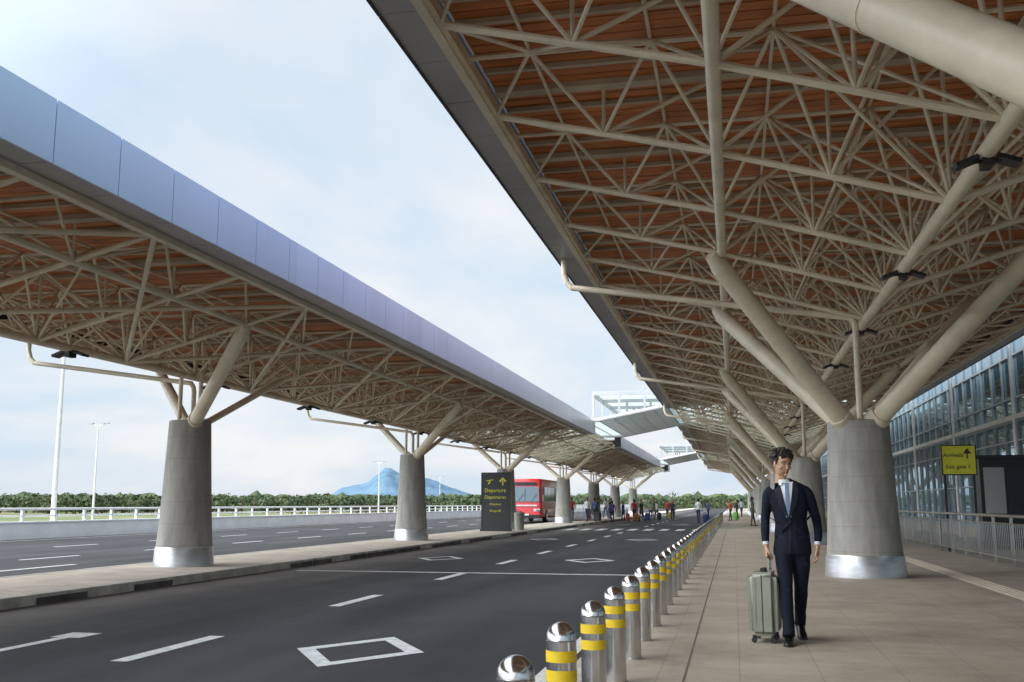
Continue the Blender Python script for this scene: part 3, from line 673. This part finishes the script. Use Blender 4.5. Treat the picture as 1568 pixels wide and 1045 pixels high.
# ------------------------------------------------------------------ columns
def column_mesh(name,rt,rb,ztop,base,arms,rs,edge_pipe,extra=()):
    mb=MB()
    H=ztop-base
    prof=[(rb*.93,base+.38)]
    for i in range(1,11):
        t=i/10; prof.append((rb*.93+(rt-rb*.93)*(t**.8),base+.38+(H-.38)*t))
    prof.append((rt-.03,ztop+.012))
    mb.lathe(prof,'concrete',40)
    mb.lathe([(rb,base),(rb,base+.02),(rb*.955,base+.36),(rb*.935,base+.385)],'collar',40)
    for (ex,ey,ez,k) in arms:
        sx=1 if ex>0 else -1; sy=1 if ey>0 else -1
        p=Vector((sx*rt*.45,sy*rt*.45,ztop-.05)); q=Vector((ex,ey,ez))
        d=(q-p); r_=rs*k
        mb.pipe(p,p+d*.05,r_*1.2,'steel',16)
        mb.pipe(p,p+d*.93,r_,'steel',16); mb.pipe(p+d*.93,q,r_,'steel',16,r2=r_*.55)
        mb.pipe(p+d*.495,p+d*.505,r_*1.03,'steel',16)
    for (x,y,zt) in extra: mb.pipe((x,y,ztop),(x,y,zt),.045,'steel',10)
    mb.lathe([(rt*.5,ztop),(rt*.5,ztop+.05)],'steel',20)
    x0,z0,x1,z1,zt=edge_pipe
    r=.06 if abs(x0)>4.5 else .05
    s=(1 if x0>0 else -1); q=(-1 if x0<0 else 1)*-1
    mb.poly([(x0,0.12,zt),(x0,0.12,z0+.28),(x0-.06*s,.12,z0+.1),(x0-.16*s,.12,z0),(x1,.12,z1+.06),(x1+.06*q,.12,z1-.02),(x1+.08*q,.12,z1-.12),(x1+.08*q,.12,ztop)],r,'steel',10)
    return mb.mesh(name)
zR_=4.13+EYE-.02; zL_=3.23+EYE-.02
cmR=column_mesh('canopy_column',.535,.70,2.74,0.0,[(ax*2.6+.1,ay*2.533,zR_,1) for ax in (-1,1) for ay in (-1,1)],.165,(-5.40,4.22+EYE,-.02,3.46+EYE-.1,4.95+EYE))
cmL=column_mesh('island_canopy_column',.42,.60,2.96,0.03,[(2.4,-2.433,zL_,1.05),(-2.4,2.633,zL_,.85),(.9,2.5,2.85+EYE,.55)],.13,(-4.05,3.05+EYE,-.1,2.45+EYE,3.7+EYE),((-.2,-.1,2.7+EYE),(.2,0,2.7+EYE)))
for k in colK:
    place(cmR,'terminal_canopy_column',None,(CR-.25,Y0+k*D,0))
    if k<39: place(cmL,'island_canopy_column',None,(CL,Y0+k*D-.1,0))

# ------------------------------------------------------------------ bollards
mb=MB(); R=.077
mb.lathe([(R+.012,0),(R+.012,.012),(R,.014),(R,.39)],'stain',28)
mb.lathe([(R+.0015,.3905),(R+.0015,.447)],'yellow',28)
mb.lathe([(R,.4475),(R,.4855)],'stain',28)
mb.lathe([(R+.0015,.486),(R+.0015,.541)],'yellow',28)
pr=[(R,.5415),(R,.585),(R-.005,.588),(R,.592)]
for i in range(1,9):
    a=i/8*math.pi/2; pr.append((max(R*math.cos(a),.001),.600+.078*math.sin(a)))
mb.lathe(pr,'stain',28)
bme=mb.mesh('bollard',angle=50)
for i in range(-4,62): 
    o=place(bme,'bollard',None,(-.875+random.uniform(-.006,.006),4.12+1.175*i,0),random.uniform(0,6)); o.rotation_euler[0]=random.uniform(-.008,.008)

# ------------------------------------------------------------------ terminal facade
root=empty('airport_terminal'); TX=9.2; y0,y1=-20,150
g=MB(); 
n=int((y1-y0)/1.52)
for i in range(n):
    for z0,z1 in ((.42,1.9),(1.9,3.3),(3.3,4.7),(4.7,6.1),(6.1,7.5),(7.5,8.9),(8.9,10.4)):
        y=y0+i*1.52; j=[random.uniform(-.004,.004) for _ in range(4)]
        g.add([(TX+j[0],y,z0),(TX+j[1],y+1.52,z0),(TX+j[2],y+1.52,z1),(TX+j[3],y,z1)],[(0,3,2,1)],'glass')
g.obj('glass_wall',root,smooth=False)
f=MB(); f.box(TX-.06,TX+6,y0,y1,-.5,.398,'steel2'); f.box(TX-1.2,TX+12,y0,y1,10.5,11.1,'roofmetal')
f.box(TX+3,TX+12,y0,y1,.4,10.49,'darktrim')
for i in range(n+1):
    y=y0+i*1.52; f.box(TX-.08,TX-.006,y-.022,y+.022,.40,10.49,'mullion')
    if i%6==0: f.pipe((TX-.5,y,.0),(TX-.5,y,10.4),.06,'white',10)
for z in (.42,1.9,3.3,4.7,6.1,7.5,8.9,10.3): f.box(TX-.075,TX-.008,y0,y1,z,z+.05,'mullion')
f.box(TX-.5,TX-.11,y0,y1,3.9,4.05,'white')  # white bar built in place of a bright band reflected in the glass
f.obj('facade_frame',root)
mb=MB(); X=5.55
for k in range(0,58):
    y=8+k*1.5
    mb.box(X-.025,X+.025,y-.03,y+.03,0,1.0,'stain'); 
    for j in range(1,10):
        if k<30: mb.pipe((X,y+j*.15,.14),(X,y+j*.15,.86),.010,'stain',5)
for z_ in (.14,.86): mb.pipe((X,8,z_),(X,8+57*1.5,z_),.018,'stain',6)
mb.pipe((X,7.95,1.02),(X,8+57*1.5,1.02),.035,'stain',10)
mb.obj('steel_handrail')
def text(s,size,loc,parent,mat,align='CENTER'):
    cu=bpy.data.curves.new('lettering','FONT'); cu.body=s; cu.size=size; cu.align_x=align; cu.extrude=.004; cu.resolution_u=3
    o=bpy.data.objects.new('lettering',cu); COL.objects.link(o); o.parent=parent; o.location=loc; o.rotation_euler=(math.radians(90),0,0); cu.materials.append(mat); return o
root=empty('wayfinding_sign',(6.02,30,0))
mb=MB(); mb.box(-.42,.42,-.09,.09,2.07,2.83,'signyel'); mb.box(-.45,-.422,-.10,.10,2.04,2.86,'signblk'); mb.box(.422,.45,-.10,.10,2.04,2.86,'signblk')
mb.box(-.419,.419,-.10,.10,2.832,2.86,'signblk'); mb.box(-.419,.419,-.10,.10,2.04,2.068,'signblk')
mb.box(-.40,-.34,-.03,.03,0,2.038,'darktrim'); mb.box(.34,.40,-.03,.03,0,2.038,'darktrim')
mb.box(.20,.235,-.097,-.092,2.48,2.66,'signblk'); mb.add([(.11,-.096,2.62),(.33,-.096,2.62),(.22,-.096,2.77)],[(0,1,2)],'signblk')
mb.obj('panel',root,smooth=False)
text('Arrivals',.165,(-.14,-.094,2.53),root,M['signblk']); text('Exit gate 1',.15,(-.03,-.094,2.22),root,M['signblk'])
root=empty('information_kiosk',(7.6,32,0))
mb=MB(); mb.box(-.75,.75,-.4,.4,0,.25,'darktrim'); mb.box(-.7,.7,-.35,.35,.252,2.55,'signblk'); mb.box(-.6,-.05,-.365,-.352,1.0,2.3,'soffit'); mb.box(.05,.6,-.365,-.352,1.0,2.3,'darktrim'); mb.box(-.78,.78,-.42,.42,2.553,2.65,'darktrim')
mb.obj('kiosk_body',root,smooth=False)

root=empty('direction_pylon_sign',(-10.75,46.6,.03))
mb=MB(); mb.box(-.66,.66,-.12,.12,.12,2.68,'signblk'); mb.box(-.72,.72,-.16,.16,0,.118,'darktrim'); mb.box(-.67,-.61,-.135,-.122,.13,2.67,'darktrim'); mb.box(.61,.67,-.135,-.122,.13,2.67,'darktrim')
z_=2.28
mb.add([(.32,-.13,z_-.2),(.38,-.13,z_-.2),(.38,-.13,z_+.02),(.32,-.13,z_+.02)],[(0,1,2,3)],'signyel')
mb.add([(.17,-.13,z_),(.35,-.13,z_+.18),(.53,-.13,z_),(.46,-.13,z_-.05),(.35,-.13,z_+.06),(.24,-.13,z_-.05)],[(0,1,4,5),(1,2,3,4)],'signyel')
mb.add([(-.42,-.13,z_+.0),(-.1,-.13,z_+.04),(-.1,-.13,z_+.08),(-.42,-.13,z_+.04)],[(0,1,2,3)],'signyel')
mb.add([(-.36,-.13,z_-.14),(-.28,-.13,z_-.14),(-.2,-.13,z_+.04),(-.27,-.13,z_+.035)],[(0,1,2,3)],'signyel')
mb.obj('panel',root,smooth=False)
for i,(s_,sz) in enumerate((('Departure',.24),('Departures',.22),('Check-in',.15),('Drop-off',.15))):
    text(s_,sz,(0,-.128,1.78-i*.3),root,M['signyel'])
# ------------------------------------------------------------------ bus
M['red']=pmat('red_bus_paint',(.72,.02,.025),.3,0,.08,1,coat=.5)
M['busglass']=pmat('dark_bus_glass',(.10,.13,.14),.06,.4,.1,1,spec=.9)
M['chrome']=pmat('headlight_glass',(.7,.7,.7),.15,.6,.05,5)
def bus(loc):
    root=empty('red_coach_bus',loc)
    bm=bmesh.new(); bmesh.ops.create_cube(bm,size=1)
    W,Ln,H=2.45,10.5,2.85
    for v in bm.verts: v.co=Vector((v.co.x*W,(v.co.y+.5)*Ln,(v.co.z+.5)*H+.35))
    for v in bm.verts:
        if v.co.z>2: v.co.x*=.95
        if v.co.z>2 and v.co.y<1: v.co.y+=.22
    bmesh.ops.bevel(bm,geom=bm.edges[:],offset=.18,segments=4,profile=.6,affect='EDGES')
    me=bpy.data.meshes.new('body'); bm.to_mesh(me); bm.free(); me.materials.append(M['red'])
    me.polygons.foreach_set('use_smooth',[True]*len(me.polygons)); me.set_sharp_from_angle(angle=.7); place(me,'body',root)
    mb=MB()
    mb.add([(-1.06,-.0,1.55),(1.06,-.0,1.55),(1.0,.13,2.62),(-1.0,.13,2.62)],[(0,1,2,3)],'busglass')
    mb.box(-.85,.85,.11,.16,2.72,2.95,'darktrim')
    mb.box(-.012,.012,-.012,.0,1.55,2.5,'darktrim')
    for sd in (-1,1):
        x=sd*1.205
        for i in range(6):
            y=1.3+i*1.45; x0,x1=sorted((x-.02*sd,x+.012*sd)); mb.box(x0,x1,y,y+1.35,1.6,2.6,'busglass')
        mb.pipe((sd*1.13,-.01,.95),(sd*.82,-.02,.95),.10,'chrome',10)
        mb.box(min(sd*.65,sd*1.08),max(sd*.65,sd*1.08),-.03,.0,.84,1.04,'chrome')
        mb.pipe((sd*1.15,.1,2.55),(sd*1.42,-.25,2.45),.02,'black',6); mb.box(sd*1.42-.08,sd*1.42+.08,-.3,-.22,2.05,2.45,'black')
        for y in (2.2,7.9):
            mb.pipe((sd*.95,y,.48),(sd*1.23,y,.48),.48,'black',24); mb.pipe((sd*1.231,y,.48),(sd*1.24,y,.48),.27,'chrome',16)
    mb.box(-1.1,1.1,-.05,.1,.36,.6,'black'); mb.box(-.3,.3,-.06,-.051,.55,.68,'white'); mb.box(-.9,.9,-.025,-.004,1.22,1.32,'chrome')
    mb.pipe((-.5,-.03,1.6),(-.1,.0,2.1),.012,'black',4); mb.pipe((.5,-.03,1.6),(.9,.0,2.1),.012,'black',4)
    mb.obj('fittings',root)
bus((-14.9,74,ZR))

def street_lamp(loc,h,arms=2):
    mb=MB(); mb.pipe((0,0,0),(0,0,h),.13,'white',12,r2=.06); mb.lathe([(.2,0),(.2,.3),(.14,.32)],'white',12)
    for sd in ((-1,1) if arms==2 else (1,)):
        mb.pipe((0,0,h-.3),(sd*.9,0,h+.05),.04,'white',8)
        mb.box(sd*.9-.35,sd*.9+.35,-.12,.12,h+.0,h+.1,'soffit')
    mb.obj('street_lamp',None,loc)
street_lamp((-31.2,43,-.75),11.5); street_lamp((-64,94.5,-.75),10.2); street_lamp((-60,170,-.75),9.2); street_lamp((-75,260,-.75),9)

# ------------------------------------------------------------------ vegetation
def leafmat():
    m,nt,b=newmat('foliage'); L=nt.links.new
    g=nt.nodes.new('ShaderNodeNewGeometry'); n=nt.nodes.new('ShaderNodeTexNoise'); n.inputs['Scale'].default_value=.12; n.inputs['Detail'].default_value=8; L(g.outputs['Position'],n.inputs['Vector'])
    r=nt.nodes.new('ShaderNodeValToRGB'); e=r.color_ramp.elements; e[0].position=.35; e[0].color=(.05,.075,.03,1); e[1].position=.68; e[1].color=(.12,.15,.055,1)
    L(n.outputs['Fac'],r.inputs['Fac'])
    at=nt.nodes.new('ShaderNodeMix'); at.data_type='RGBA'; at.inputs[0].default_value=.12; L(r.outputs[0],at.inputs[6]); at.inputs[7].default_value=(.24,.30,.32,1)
    L(at.outputs[2],b.inputs['Base Color']); b.inputs['Roughness'].default_value=1; b.inputs['Specular IOR Level'].default_value=0
    return m
M['leaf']=leafmat(); M['trunk']=pmat('bark',(.12,.09,.06),.9,0,.2,3)
def treeline():
    rng=np.random.default_rng(5); C=[];Sz=[];Nn=[]; TV=[];TF=[]
    for i in range(1900):
        az=math.radians(random.uniform(-62,32)); d=random.choice([random.uniform(220,290),random.uniform(290,440),random.uniform(290,440)])
        x,y=d*math.sin(az),d*math.cos(az)
        if -30<x<40 and y<330: continue
        h=random.uniform(3.6,5.0)*(.72+.5*(d-190)/230)
        if random.random()<.015: h*=1.3
        w=h*random.uniform(.6,1.0)
        o=len(TV)
        for k in range(4): TV.append((x+.25*math.cos(k*1.57),y+.25*math.sin(k*1.57),-.8))
        for k in range(4): TV.append((x+.12*math.cos(k*1.57),y+.12*math.sin(k*1.57),h*.6))
        for k in range(4): TF.append((o+k,o+(k+1)%4,o+4+(k+1)%4,o+4+k))
        for c in range(5):
            an=random.uniform(0,6.28); rr=w*random.uniform(.1,.7); cc=np.array((x+rr*math.cos(an),y+rr*math.sin(an),h*random.uniform(.15,.78)-.5)); r=w*random.uniform(.26,.42)
            n=rng.normal(size=(20,3)); n[:,2]+=.2; n/=np.linalg.norm(n,axis=1)[:,None]
            C.append(cc+n*r*rng.uniform(.6,1.1,(20,1))*np.array((1,1,.75))); Sz.append(rng.uniform(.25,.6,20)); q=n+rng.normal(size=(20,3))*.4; Nn.append(q/np.linalg.norm(q,axis=1)[:,None])
    C=np.concatenate(C);Sz=np.concatenate(Sz)[:,None];Nn=np.concatenate(Nn)
    a=np.cross(Nn,rng.normal(size=Nn.shape)); a/=np.linalg.norm(a,axis=1)[:,None]; b=np.cross(Nn,a)
    V=np.stack([C+a*Sz,C+b*Sz*.7,C-a*Sz,C-b*Sz*.7],1).reshape(-1,3); nq=len(C)
    allv=np.concatenate([V,np.array(TV)]); idx=np.concatenate([np.arange(nq*4),np.array(TF).ravel()+nq*4]).astype(np.int32); nf=nq+len(TF)
    me=bpy.data.meshes.new('distant_treeline'); me.vertices.add(len(allv)); me.vertices.foreach_set('co',allv.astype(np.float32).ravel())
    me.loops.add(nf*4); me.loops.foreach_set('vertex_index',idx); me.polygons.add(nf)
    me.polygons.foreach_set('loop_start',(np.arange(nf)*4).astype(np.int32))
    me.materials.append(M['leaf']); me.materials.append(M['trunk'])
    me.polygons.foreach_set('material_index',np.concatenate([np.zeros(nq),np.ones(len(TF))]).astype(np.int32))
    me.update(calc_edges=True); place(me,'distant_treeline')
treeline()
def scrub():
    mb=MB(); N=420
    for ring,(d0,h0) in enumerate(((450,6.0),(355,3.2),(300,1.5))):
        vs=[];fs=[]
        for i in range(N+1):
            az=math.radians(-65+100*i/N)
            hh=h0*(.85+.30*noise.noise(Vector((i*.21,ring,0)))+.3*noise.noise(Vector((i*.9,ring,3))))
            for (dd,zz) in ((-6,-.8),(-4,hh*.6),(0,hh),(5,hh*.7),(8,-.8)):
                d=d0+dd+6*noise.noise(Vector((i*.4,ring,7+dd)))
                vs.append((d*math.sin(az),d*math.cos(az),zz))
        for i in range(N):
            if ring>0 and -.1<math.sin(math.radians(-65+100*i/N))<.12: continue
            for k in range(4): fs.append((i*5+k,(i+1)*5+k,(i+1)*5+k+1,i*5+k+1))
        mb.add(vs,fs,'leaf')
    mb.obj('scrub_thicket')
scrub()
def hills():
    mb=MB(); NX,NY=160,26; vs=[];fs=[]
    def H(az):
        return 92*math.exp(-((az+19.0)/1.15)**2)+76*math.exp(-((az+17.0)/1.5)**2)+45*math.exp(-((az+20.9)/1.3)**2)+36*math.exp(-((az+14.8)/1.4)**2)+16*math.exp(-((az+24)/4)**2)
    for j in range(NY):
        for i in range(NX):
            az=-34+26*i/(NX-1); d=2700+j*60; t=j/(NY-1); env=math.sin(math.pi*t)**.8
            h=H(az)*env*(1+.18*noise.noise(Vector((az*1.1,t*3,1)))+.10*noise.noise(Vector((az*4,t*9,2))))-2
            a=math.radians(az); vs.append((d*math.sin(a),d*math.cos(a),h))
    for j in range(NY-1):
        for i in range(NX-1): fs.append((j*NX+i,j*NX+i+1,(j+1)*NX+i+1,(j+1)*NX+i))
    mb.add(vs,fs,'hill'); mb.obj('distant_hills',smooth=True,angle=180)
hills()
mb=MB(); mb.lathe([(.22,0),(.25,.75),(.27,.76),(.27,.82),(.18,.86)],'concrete',20); mb.lathe([(.12,.861),(.12,.88)],'black',16); mb.obj('litter_bin',None,(-10.1,48.8,.03))

# ------------------------------------------------------------------ sky, sun, camera
w=bpy.data.worlds.new('World'); S.world=w; w.use_nodes=True; nt=w.node_tree; L=nt.links.new
bg=nt.nodes['Background']; out=nt.nodes['World Output']
EL,AZ=math.radians(38),math.radians(-122)
sky=nt.nodes.new('ShaderNodeTexSky'); sky.sky_type='NISHITA'; sky.sun_disc=False; sky.sun_elevation=EL; sky.sun_rotation=AZ; sky.dust_density=2.5; sky.air_density=1.0
L(sky.outputs[0],bg.inputs[0]); bg.inputs[1].default_value=.11
tc=nt.nodes.new('ShaderNodeTexCoord'); sp=nt.nodes.new('ShaderNodeSeparateXYZ'); L(tc.outputs['Generated'],sp.inputs[0])
ad=nt.nodes.new('ShaderNodeMath'); ad.operation='ADD'; ad.inputs[1].default_value=.25; L(sp.outputs['Z'],ad.inputs[0])
dx=nt.nodes.new('ShaderNodeMath'); dx.operation='DIVIDE'; L(sp.outputs['X'],dx.inputs[0]); L(ad.outputs[0],dx.inputs[1])
dy=nt.nodes.new('ShaderNodeMath'); dy.operation='DIVIDE'; L(sp.outputs['Y'],dy.inputs[0]); L(ad.outputs[0],dy.inputs[1])
cb=nt.nodes.new('ShaderNodeCombineXYZ'); L(dx.outputs[0],cb.inputs[0]); L(dy.outputs[0],cb.inputs[1])
n=nt.nodes.new('ShaderNodeTexNoise'); n.inputs['Scale'].default_value=1.15; n.inputs['Detail'].default_value=8; n.inputs['Roughness'].default_value=.55; n.inputs['Distortion'].default_value=.35; L(cb.outputs[0],n.inputs['Vector'])
r=nt.nodes.new('ShaderNodeValToRGB'); r.color_ramp.elements[0].position=.38; r.color_ramp.elements[1].position=.62; L(n.outputs['Fac'],r.inputs['Fac'])
r.color_ramp.elements[0].color=(.69,.83,.97,1); r.color_ramp.elements[1].color=(.97,.98,1,1)
d=Vector((math.sin(AZ)*math.cos(EL),math.cos(AZ)*math.cos(EL),math.sin(EL)))
dt=nt.nodes.new('ShaderNodeVectorMath'); dt.operation='DOT_PRODUCT'; L(tc.outputs['Generated'],dt.inputs[0]); dt.inputs[1].default_value=d
mr=nt.nodes.new('ShaderNodeMapRange'); mr.interpolation_type='SMOOTHSTEP'; mr.inputs['From Min'].default_value=.22; mr.inputs['From Max'].default_value=1; mr.inputs['To Min'].default_value=1.04; mr.inputs['To Max'].default_value=5.2  # sky glow around the sun, out of frame, added to brighten under the canopies
L(dt.outputs['Value'],mr.inputs['Value'])
bg2=nt.nodes.new('ShaderNodeBackground'); L(r.outputs[0],bg2.inputs[0]); L(mr.outputs[0],bg2.inputs[1])
mx=nt.nodes.new('ShaderNodeMixShader'); mx.inputs[0].default_value=.86; L(bg.outputs[0],mx.inputs[1]); L(bg2.outputs[0],mx.inputs[2]); L(mx.outputs[0],out.inputs[0])
sl=bpy.data.lights.new('sun','SUN'); sl.energy=1.5; sl.angle=math.radians(30); sl.color=(1,.95,.87)
so=bpy.data.objects.new('sun',sl); COL.objects.link(so)
so.rotation_euler=d.to_track_quat('Z','Y').to_euler(); so.location=d*50
cam=bpy.data.cameras.new('camera'); co=bpy.data.objects.new('camera',cam); COL.objects.link(co); S.camera=co
cam.sensor_width=36; cam.lens=36*1566/1568; cam.clip_end=12000; cam.clip_start=.05
co.location=(0,0,EYE); co.rotation_euler=(math.radians(90+9.05),0,math.radians(12.1))
S.view_settings.view_transform='Standard'; S.view_settings.look='None'; S.view_settings.exposure=0; S.view_settings.gamma=1
